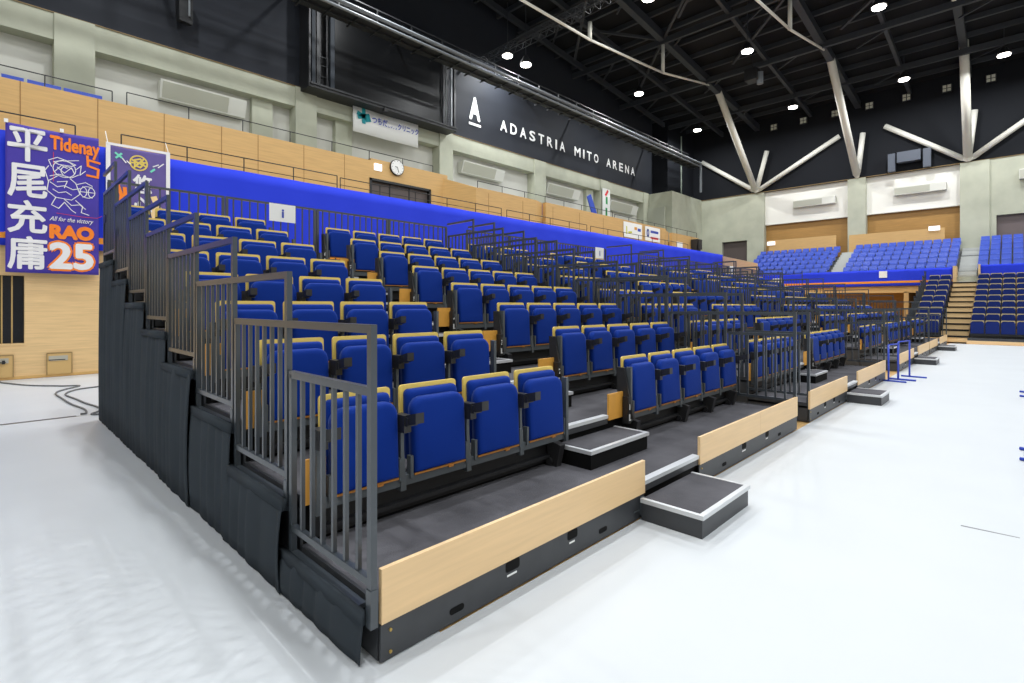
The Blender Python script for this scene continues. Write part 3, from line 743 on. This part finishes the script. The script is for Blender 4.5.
# vertical banner & blue flag
vb = thing('wall_sign', (26.35, 16.9, 7.2), 'narrow vertical white banner with red and green marks', 'sign')
MB().box(0,.85,-.01,0,0,1.75).obj('cloth', M_paper, vb)
strokes('marks', [[(.35,1.35),(.55,1.6)]], .18, M_red, lambda a,b_:(a,-.02,b_), vb)
strokes('marks', [[(.45,.85),(.45,1.15)],[(.42,.3),(.42,.45)],[(.42,.1),(.42,.2)]], .2, M_green, lambda a,b_:(a,-.02,b_), vb)
fl = MB(); fl.hexa([(20.5,13.5,6.1),(20.95,13.5,6.1),(20.95,13.55,6.1),(20.5,13.55,6.1),(20.05,13.5,6.95),(20.35,13.5,7.1),(20.35,13.55,7.1),(20.05,13.55,6.95)])
tag(fl.obj('folded_flag', M_lseat), 'blue folded flag leaning behind the upper rail', 'flag')
for a, b_, i in ((22.85,24.75,0),(25.1,26.8,1)):
    t = thing('paper_poster', (a, 13.17, 5.18), ('white poster with yellow and dark marks on wood wall' if i == 0 else 'white poster with blue emblem and red line on wood wall'), 'poster', 'white posters on the wood wall')
    w = b_-a
    MB().box(0, w, -.01, 0, 0, .82).obj('sheet', M_paper, t)
    g = lambda q, r_: (q, -.016, r_)
    if i == 0:
        strokes('marks', [[(.5,.28),(.8,.3)],[(.3,.2),(.3,.55)]], .1, mat('lime', (200,200,60), .6), g, t); strokes('marks', [[(1.15,.55),(1.3,.55)]], .16, M_ply, g, t); strokes('marks', [[(1.5,.5),(1.7,.5)]], .16, M_sblue, g, t)
    else:
        strokes('marks', [circ(.3,.45,.12,.2,n=12),[(.3,.3),(.3,.6)]], .07, M_sblue, g, t)
        strokes('marks', [[(.65+.22*q,.55),(.78+.22*q,.55)] for q in range(4)], .14, M_sblue, g, t); strokes('marks', [[(.65+.22*q,.2),(.78+.22*q,.2)] for q in range(4)], .12, M_red, g, t)
tag(MB().box(28.95,29.7,13.16,13.2,5.1,5.45).obj('notice_sheet', M_paper), 'small white notice on the wood wall near the black loudspeaker', 'sign')
ls = thing('loudspeaker', (31.2, 13.05, 5.0), 'black loudspeaker on the wood wall near the hall corner', 'loudspeaker')
MB().hexa([(-.3,-.25,0),(.25,-.25,0),(.25,.1,0),(-.3,.1,0),(-.36,-.35,.75),(.32,-.35,.75),(.32,.1,.75),(-.36,.1,.75)]).obj('cabinet', M_plas, ls)
MB().box(-.28,.24,-.37,-.34,.1,.7).obj('grille', M_steelb, ls)
# black wall lettering
fl_ = lambda a, b_: (a, 17.07, b_)
ab = thing('wall_emblem', (0,0,0), 'white letter A with bar beneath on the black wall', 'sign')
text_obj('letter', text_mb('A', 1.2, bold=.05, width=.72, height=1.13), M_letter, 15.35, 10.52, fl_, ab)
strokes('underline', [[(15.38,10.32),(16.06,10.32)]], .12, M_letter, fl_, ab)
wt = thing('wall_lettering', (0,0,0), 'white ADASTRIA MITO ARENA lettering along the black wall', 'sign')
txt = 'ADASTRIA MITO ARENA'; xa_, xb_ = 17.45, 30.75
step = (xb_-xa_)/(len(txt)-1+.75)
xpos = 17.45
wd_ = {'I':.16,' ':.42,'M':.62}
tot = sum(wd_.get(c,.5)+.235 for c in txt); sc = (xb_-xa_)/tot
for c_ in txt:
    w_ = wd_.get(c_, .5)
    if c_ != ' ':
        text_obj('letter', text_mb(c_, .8, bold=.02, width=w_*sc*.98, height=.56), M_letter, xpos, 10.47, fl_, wt)
    xpos += (w_+.235)*sc
# scoreboard box
sb = thing('scoreboard', (7.12, 16.4, 9.36), 'large black video board mounted on the upper side wall', 'scoreboard')
Lb, H = 6.8, 3.6
MB().box(1.05, 6.1, .10, .6, .24, H).obj('screen', M_dkglass, sb)
f = MB()
f.box(0,Lb,-.12,.68,-.0,.10); f.box(0,Lb,-.16,-.06,.10,.17); f.box(-.04,.03,-.1,.68,0,H)
for x in (.30,6.12,Lb-.06): f.box(x,x+.1,0,.1,.1,H)
f.box(.33,1.05,.5,.6,.1,H); f.box(0,Lb,0,.68,H,H+.1); f.box(3.0,3.15,-.2,-.05,-.1,.05); f.box(6.2,Lb,.5,.6,.1,H)
f.obj('frame', M_steelb, sb)
pm_ = mat('board_post', (44,50,58), .6, spec=.3)
MB().box(.12,.24,0,.12,.1,H).obj('post', pm_, sb); MB().box(.84,1.0,.02,.14,.1,H).obj('post', pm_, sb)
f = MB()
for z in (.2,.55,.95,1.27): f.box(.42,.74,.05,.07,z,z+.015)
f.box(.42,.44,.05,.07,.2,1.27); f.box(.72,.74,.05,.07,.2,1.27); f.obj('guard', M_roofst, sb)
f = MB(); f.box(6.26,6.30,-.02,.01,.2,2.4)
for z in range(8): f.box(6.30,6.52,-.02,.0,.2+.11*z,.215+.11*z)
f.obj('ladder', M_roofst, sb)
tag(MB().box(13.96,14.04,16.75,16.83,9.55,12.6).obj('conduit', M_catw), 'light grey vertical pipe at right edge of the scoreboard', 'pipe')
# projector box at top left
pj_ = thing('projector_box', (3.3,16.75,10.15), 'small dark box fitting hanging on the black wall, upper left', 'wall fitting')
MB().hexa([(-.16,-.15,.15),(.2,-.15,.1),(.2,.2,.2),(-.16,.2,.2),(-.18,-.2,1.0),(.2,-.2,1.0),(.2,.3,1.0),(-.18,.3,1.0)]).obj('housing', M_steelb, pj_)
MB().box(.06,.11,-.25,-.2,.3,1.1).obj('bracket', M_catw, pj_)

# ---------------------------------------------------------------- catwalk
cw = thing('catwalk', (0,14.0,11.35), 'long steel maintenance catwalk along the side wall', 'catwalk')
X0c, X1c = -3, 34.2
MB().tube((X0c,0,.12),(X1c,0,.12),.07,8).obj('handrail', M_catw, cw)
MB().tube((X0c,.0,-.1),(X1c,0,-.1),.05,8).obj('handrail', M_catw, cw)
MB().tube((X0c,.9,.25),(X1c,.9,.25),.06,8).obj('handrail', M_catw, cw)
f = MB()
x = X0c
while x < X1c: f.box(x,x+.04,0,.95,-.12,-.07); x += .9
f.box(X0c,X1c,.45,.5,-.14,-.08); f.box(X0c,X1c,.1,.85,-.05,-.04); f.obj('grating', M_steelb, cw)
f = MB(); x = X0c
while x < X1c: f.bar((x,.9,.25),(x,.9,.95),.05); x += 1.5
f.bar((X0c,.9,.95),(X1c,.9,.95),.04); f.bar((X0c,.9,.6),(X1c,.9,.6),.03); f.obj('frame', M_steelb, cw)
x = X0c+1.2
while x < X1c: MB().bar((x,.5,.0),(x,3.05,1.4),.07).obj('bracket', M_steelb, cw); x += 4.2
MB().bar((X1c,0,.1),(X1c,0,-1.9),.12).obj('end_post', M_catw, cw)
# lighting truss crossing the roof
tr = thing('lighting_truss', (0,0,0), 'lattice lighting truss crossing under the dark roof', 'truss')
def lattice(mb, a, b_, s, n, w=.03):
    a = Vector(a); b_ = Vector(b_); d = b_-a; u = d.cross(Vector((0,0,1))).normalized()*s; v = Vector((0,0,s))
    cs_ = [u*-.5, u*.5, u*.5+v, u*-.5+v]
    for c in cs_: mb.bar(a+c, b_+c, w)
    for i in range(n):
        p = a+d*(i/n); q = a+d*((i+1)/n)
        for c0, c1 in ((0,1),(1,2),(2,3),(3,0)): mb.bar(p+cs_[c0], q+cs_[c1], w*.7); mb.bar(p+cs_[c0], p+cs_[c1], w*.7)
f = MB(); lattice(f, (15.55,16.2,12.9), (15.2,4,12.9), .36, 26, .022); f.obj('lattice', M_roofst, tr)

# ---------------------------------------------------------------- roof frames, struts, ties
FX = 37
def strut(a, b_, r, label, m=M_strut, r2=None):
    t = thing('roof_strut', a, label, 'strut', 'white steel roof struts')
    bb = Vector(b_)-Vector(a)
    d = bb.normalized()
    MB().tube(d*.25, bb, r, 16, r2).obj('tube', m, t, True)
    MB().tube((0,0,0), d*.3, r*.55, 12, r*.95).obj('foot_joint', m, t)
FY = [(11.19,'left'),(5.18,'middle'),(.02,'right')]
for fy, nm in FY:
    bz = 9.45
    strut((36.8,fy,bz),(30.4,fy,14.55) if nm != 'right' else (33.2,fy,15.5), .2, f"thick white raking roof strut on the {nm} end-wall column")
    t = thing('roof_tie', (0,fy,0), f"white tie rod with hanging posts on the {nm} roof frame", 'tie rod', 'white roof tie rods')
    P = [(29.2,14.63),(23.45,13.5),(17.05,12.85),(12.8,12.75),(4,12.9),(-8,14.5)] if nm != 'right' else [(31,15.2),(28,14.9),(20,14.2),(10,13.9),(-8,14.6)]
    f = MB()
    for (xa1,za1),(xb1,zb1) in zip(P,P[1:]): f.tube((xa1,0,za1),(xb1,0,zb1),.055,10)
    f.obj('rod', M_strut, t, True)
    for (x_,z_) in P[1:-1]:
        MB().tube((x_,0,z_),(x_,0,min(z_+1.6, 17.5-.0921*abs(x_)-.35) if x_ > 20 else z_+.75),.09,10).obj('post', M_strut, t, True)
    r = thing('roof_rafter', (0,fy,0), f"dark steel roof rafter above the {nm} end-wall column", 'rafter', 'dark roof rafters')
    zo = 0 if nm != 'right' else 1.0
    MB().bar((37.2,0,14.0+zo*.3),(22,0,15.42+zo*.3),.3,.42).obj('beam', M_roofst, r)
    MB().bar((22,0,15.42+zo*.3),(0,0,17.4),.3,.42).obj('beam', M_roofst, r)
    for x_ in (23.45,17.0):
        for q in ((x_-4,4.2,16.0),(x_-4,-4.2,16.0),(x_+4.5,4.2,14.9)): MB().bar((x_,0,15.2),q,.12).obj('bracing', M_roofst, r)
for i, (fy, y2, z2, lab) in enumerate(((11.19,15.1,12.3,'short white brace fanning left from left end-wall column'),(11.19,10.5,12.2,'short upright white brace on the left end-wall column'),
    (11.19,6.15,12.25,'long white brace fanning right from left end-wall column'),(5.18,4.9,12.15,'short upright white brace on middle end-wall column'),
    (.02,3.78,12.3,'long white brace fanning left from right end-wall column'),(.02,-.25,12.2,'short upright brace on right end-wall column'),(.02,-4.2,12.6,'white brace leaving frame right from right end-wall column'))):
    strut((36.85,fy,9.48),(36.9,y2,z2), .15, lab)
for x_ in (33.2, 28.5, 23.4, 18.6, 13.6):
    r = thing('roof_girder', (x_,0,14.6), f"dark lateral roof girder crossing frames {['nearest the end wall','second from end wall','at the tie posts','fourth from end wall','farthest from end wall'][[33.2,28.5,23.4,18.6,13.6].index(x_)]}", 'girder', 'dark lateral girders')
    zt_ = 17.6-.0921*x_-14.6-.35
    MB().bar((0,-20,zt_),(0,17,zt_),.14,.3).obj('beam', M_roofst, r)
    for y_ in range(-6,17,4): MB().bar((0,y_,zt_),(1.8,y_+2,zt_+.1),.08).obj('bracing', M_roofst, r)

# ---------------------------------------------------------------- high bay lamps
Cc = Vector((-1.134,-1.861,1.459)); YAW = .772
dv = Vector((math.cos(YAW), math.sin(YAW), 0)); rv = Vector((math.sin(YAW), -math.cos(YAW), 0)); uv = Vector((0,0,1))
HB = [(16.9,16.0,13.7),(16.32,14.25,12.5),(17.3,8.55,13.6),(25.0,13.5,13.5),(23.8,7.1,13.3),(33.2,13.8,13.5),(24.2,2.1,13.5),(33.2,2.4,13.5),(33.0,7.75,13.4),(33.2,-1.46,13.5)]
names = ['upper left pair, left','upper left pair, right','top centre','above the black wall lettering','centre of the roof','above the hall corner','top right edge','right of the middle strut','between left and middle struts','right of the thick right strut']
hb_mesh = MB().tube((0,0,.05),(0,0,.42),.3,16,.1).mesh('reflector', M_steelb); ln_mesh = MB().tube((0,0,.0),(0,0,.05),.24,16).mesh('lens', M_lamp)
hg_mesh = MB().tube((0,0,.42),(0,0,1.5),.02,6).mesh('hanger', M_roofst)
GRID = [(x_,y_,13.8) for x_ in (1.5,9) for y_ in (13,7.5,2,-4,-10,-16)] + [(x_,y_,13.5) for x_ in (17,24.5,32) for y_ in (-5,-11,-17)] + [(17.2,2.2,13.8)]
for i, p in enumerate(HB):
    t = thing('high_bay_lamp', p, f"bright round high bay lamp, {names[i]}", 'lamp', 'high bay roof lamps')
    linkobj('reflector', hb_mesh, t); linkobj('lens', ln_mesh, t); MB().tube((0,0,.42),(0,0,17.9-.0921*p[0]-p[2]),.02,6).obj('hanger', M_roofst, t)
    lamp_light((p[0],p[1],p[2]-.03))
for y_ in (9, 2, -5, -12): lamp_light((-6, y_, 13.8), LAMP_W*.85)
for p in GRID: 
    lamp_light(p, LAMP_W*(.78 if p[1] <= -4 else .95))
# square four-lens lamps on the end wall
lw = MB()
for a in (0,1):
    for c in (0,1): lw.box(-.04,0,a*.2,a*.2+.15,c*.2,c*.2+.15)
lw4 = lw.mesh('lens', M_lampdim); lwb = MB().box(0,.08,-.04,.39,-.04,.39).mesh('housing', M_steelb)
for i in range(7):
    t = thing('four_lens_lamp', (36.98, 9.9-i*1.83, 13.6), f"small four-lens wall lamp, {ORD[i]} from left, high on the dark end wall", 'lamp', 'four-lens lamps high on the end wall')
    linkobj('lens', lw4, t); linkobj('housing', lwb, t)
# dark box fitting on the end wall
bf = thing('wall_fan', (36.8, 2.6, 9.45), 'dark boxed fitting on the black end wall above the white panel', 'wall fitting')
MB().box(-.3,.2,-.55,.55,.45,1.05).obj('housing', mat('fan_grey', (78,84,96), .5), bf)
f = MB(); f.box(-.2,.1,-1.0,-.65,0,1.05); f.box(-.2,.1,.65,1.0,0,1.05); f.obj('side_panel', MATS['fan_grey'], bf)
# hoist cluster
hc = thing('chain_hoist', (27.0,8.0,13.2), 'small hoist with chain bag hanging under the roof, centre right', 'hoist')
MB().box(-.3,.3,-.3,.3,0,.6).obj('motor', M_steelb, hc); MB().tube((.1,-.35,-.2),(.1,-.35,.4),.16,10).obj('chain_bag', M_catw, hc)
MB().tube((0,0,.6),(0,0,17.9-.0921*27-13.2),.02,6).obj('chain', M_steelb, hc)

# ---------------------------------------------------------------- end-wall: parapet, curtain, upper seats
struct('wall_end_parapet', MB().box(32.3, 32.5, .32, 12.3, 2.15, 3.3), M_wall2)
struct('wall_end_parapet', MB().box(32.3, 32.5, -22, -.58, 2.2, 3.38), M_wall2)
struct('wall_end_parapet', MB().box(32.05, 33.0, .22, .34, 2.5, 3.42).box(32.05, 33.0, -.66, -.58, 2.55, 3.45), M_wall)
struct('wall_end_recess', MB().box(34.6, 34.8, .3, 12.4, 0, 2.5), M_walldk)
struct('wall_end_recess', MB().box(32.3, 34.6, 2.1, 2.3, 0, 2.2), M_wall2)
struct('wall_corner_parapet', MB().hexa([(32.3,9.6,2.4),(32.5,9.6,2.4),(34.0,12.4,2.4),(33.8,12.4,2.4),(32.3,9.6,4.1),(32.5,9.6,4.1),(34.0,12.4,4.85),(33.8,12.4,4.85)]), M_wall)
struct('floor', MB().box(32.5, 37, -22, 13, 2.5, 2.9), M_conc)
def ycurtain(y0,y1,z0,z1,x,label):
    mb = MB().grid(lambda u,v: (x-.03-wavy((y0+(y1-y0)*u)*1.2, z0+(z1-z0)*v)*1.1, y0+(y1-y0)*u, z0+(z1-z0)*v), 90, 6)
    o = mb.obj('blue_curtain', M_curt, None, True); o.modifiers.new('t','SOLIDIFY').thickness = .01
    return tag(o, label, 'curtain')
c1 = ycurtain(.36, 12.2, 2.5, 3.36, 32.2, 'royal blue curtain with orange stripe on the end-wall parapet')
mb = MB().grid(lambda u,v: (32.14-wavy((.36+11.84*u)*1.2, 2.7)*1.1, .36+11.84*u, 2.66+.11*v), 90, 1); mb.obj('orange_band', M_orange, c1, True)
ycurtain(-6, -.64, 2.86, 3.42, 32.2, 'short royal blue curtain on the parapet right of the concrete aisle')
tag(MB().box(32.10,32.13,2.98,3.33,2.95,3.3).obj('paper_sign', M_paper), 'white paper sign with dark square on the end-wall curtain', 'sign')
tag(MB().box(32.10,32.13,8.1,8.6,2.9,3.1).obj('paper_sign', M_paper), 'small white paper sign at left of the end-wall curtain', 'sign')
# concrete stepped decks for upper seats and aisle stairs
for k in range(6):
    x_ = 32.9+.66*k; z_ = 2.95+.31*k
    struct('floor', MB().box(x_, 37, -8, 10.9, z_-.31, z_-.03), mat('seat_deck', (120,122,120), .8))
st_ = MB()
for k in range(12): st_.box(32.2+.38*k, 37, -.48, .22, 2.66+.178*k-.178, 2.66+.178*k)
struct('trim_8', st_, M_grey)
st_ = MB()
for k in range(11): st_.box(32.9+.36*k, 37, 5.26, 5.95, 3.1+.17*k-.17, 3.1+.17*k)
struct('trim_9', st_, M_grey)
struct('wall_end_screen', MB().box(36.7, 36.8, 6.3, 10.3, 4.4, 5.95).box(36.72,36.8,1.0,5.6,4.4,5.88), M_wall2)
for i, (a, z_) in enumerate(((9.9,5.62),(1.2,5.75))):
    tag(MB().box(36.64,36.69,a,a+.5,z_,z_+.25).obj('exit_lamp', M_exit), ['small white lit sign at left end of the end-wall wood screen','small white lit sign at right end of the wood screen'][i], 'sign')
def upper_seat_mesh():
    m_ = MB()
    m_.hexa([(-.0,-.19,.42),(.06,-.19,.42),(.06,.19,.42),(0,.19,.42),(.10,-.17,.74),(.15,-.17,.74),(.15,.17,.74),(.10,.17,.74)])
    m_.hexa([(-.12,-.18,.34),(.02,-.18,.38),(.02,.18,.38),(-.12,.18,.34),(-.10,-.16,.54),(-.02,-.16,.57),(-.02,.16,.57),(-.10,.16,.54)])
    m_.mi = 1; m_.box(-.02,.08,-.03,.03,.0,.36)
    me = m_.mesh('upper_seat', [M_lseat, M_steelb]); return me
UM = upper_seat_mesh()
blocks = [('left block', [10.62-.44*i for i in range(11)], 6, 0.0), ('middle block', [5.02-.413*i for i in range(12)], 6, 0), ('right block', [-.70-.42*i for i in range(5)], 6, 0)]
for nm, ys, nr_, _ in blocks:
    for k in range(nr_):
        for i, y_ in enumerate(ys):
            s = linkobj('upper_seat', UM, None, (33.2+.66*k, y_+(.0), 2.93+.31*k))
            tag(s, f"light blue plastic seat {ORD[i]} from left, {['bottom','second','third','fourth','fifth','top'][k]} row, {nm} of upper end seating", 'seat', 'light blue upper end-wall seats')
# retractable end stand facing the court
es = thing('end_stand', (25.4,0,0), 'retractable end stand with dark navy seats facing the court', 'stand')
RW = ['bottom','second','third','fourth','fifth','sixth','seventh','eighth','top']
for k in range(9):
    x_ = .0+.72*k if k else 0; z_ = .15+.259*k
    MB().box(x_+.02, 6.7, -9, -.56, z_-.27, z_-.02).obj('deck', M_kick, es)
    MB().box(x_+.02, 6.7, .33, 1.4, z_-.27, z_-.02).obj('deck', M_kick, es)
    if k: MB().box(x_+.6, x_+.62, -9, -.56, z_, z_+.22).obj('riser_panel', M_ply, es)
MB().box(-.02, .02, -9, -.5, .0, .13).obj('front_panel', M_fascia, es)
MB().box(.0, .05, -9, -.53, .13, .235).obj('front_rail', M_kick, es)
MB().box(-.02,.02,.3,1.5,.0,.2).obj('front_panel', M_fascia, es)
for k in range(11):
    x_ = .05+.60*k; z_ = .05+.232*(k+1)
    MB().box(x_, 6.9, -.53, .30, max(0, z_-.232), z_-.05).obj('stair_riser', M_wall, es); MB().box(x_-.03, x_+.60, -.53, .30, z_-.05, z_).obj('stair_tread', M_dark, es)
def end_seat_mesh():
    a = MB()
    a.prism(rounded_rect(-.20,.20,.26,.70,.05), lambda y,z:(.56,y,z), lambda y,z:(.62,y,z)); a.prism(rounded_rect(-.18,.18,.3,.73,.05), lambda y,z:(.64,y,z), lambda y,z:(.70,y,z))
    a.mi = 1; a.prism(rounded_rect(-.205,.205,.26,.765,.03), lambda y,z:(.71,y,z), lambda y,z:(.725,y,z))
    a.mi = 2; a.box(.58,.66,-.225,-.205,0,.6); a.box(.60,.65,-.22,.22,.18,.24)
    return a.mesh('navy_folding_seat', [M_navy, mat('dull_ply', (188,170,122), .6), M_steelb])
EM = end_seat_mesh()
def end_seats(y0, p, n, sgn, nm):
    for k in range(9):
        for i in range(n):
            s = linkobj('navy_folding_seat', EM, None, (25.4-.35+.72*k, y0+sgn*p*i, .14+.259*k))
            s.scale = (1, .96, 1)
            tag(s, f"dark navy folding seat {ORD[i]} from the wooden stairs, {RW[k]} row, {nm} side of end stand", 'seat', 'dark navy seats of the end stand')
end_seats(-.80, .43, 7, -1, 'right')
end_seats(.55, .43, 2, 1, 'left')
for k in range(9):
    t = thing('guard_rail', (25.4+.72*k, 1.35, .14+.259*k), f"dark guard rail at {RW[k]} tier, left side of the end stand", 'railing', 'end stand guard rails')
    f = MB()
    for zz in (.95,.1): f.bar((0,0,zz),(.7,0,zz),.035)
    for q in range(7): f.bar((.05+.1*q,0,.1),(.05+.1*q,0,.95),.02)
    f.obj('frame', M_rail, t)
struct('wall_end_base', MB().box(25.38, 25.42, -22, -9, 0, .25), M_fascia)
struct('wall_end_base', MB().box(25.38, 25.42, .35, 4.5, 0, .02), M_fascia)

# ---------------------------------------------------------------- blue hurdles on the court
def hurdle(a, b_, h, label, foot=.42):
    a = Vector(a+(0,)); b_ = Vector(b_+(0,))
    t = thing('steel_hurdle', a, label, 'hurdle', 'blue tubular steel hurdles'); d = b_-a
    f = MB().tube((0,0,h),(d.x,d.y,h),.014,8).obj('top_bar', M_bluest, t, True)
    for q in (Vector((0,0,0)), d):
        MB().tube((q.x,q.y,.02),(q.x,q.y,h),.016,8).obj('post', M_bluest, t, True)
        MB().tube((q.x+.02,q.y+.14,.016),(q.x-.02,q.y+.14-foot,.016),.016,8).obj('foot', M_bluest, t, True)
hurdle((11.11,-.10),(11.48,-.2), .71, 'left blue tubular hurdle standing beside the second stand')
hurdle((11.52,-.2),(12.17,-.3), .75, 'right blue tubular hurdle standing before the gap between stands')
hurdle((10.5,-2.05),(11.1,-2.05), .73, 'blue hurdle foot at right image edge, farther one', .0+.16)
hurdle((5.7,-2.03),(6.2,-2.03), .73, 'blue hurdle foot at right image edge, nearer one', .0+.16)
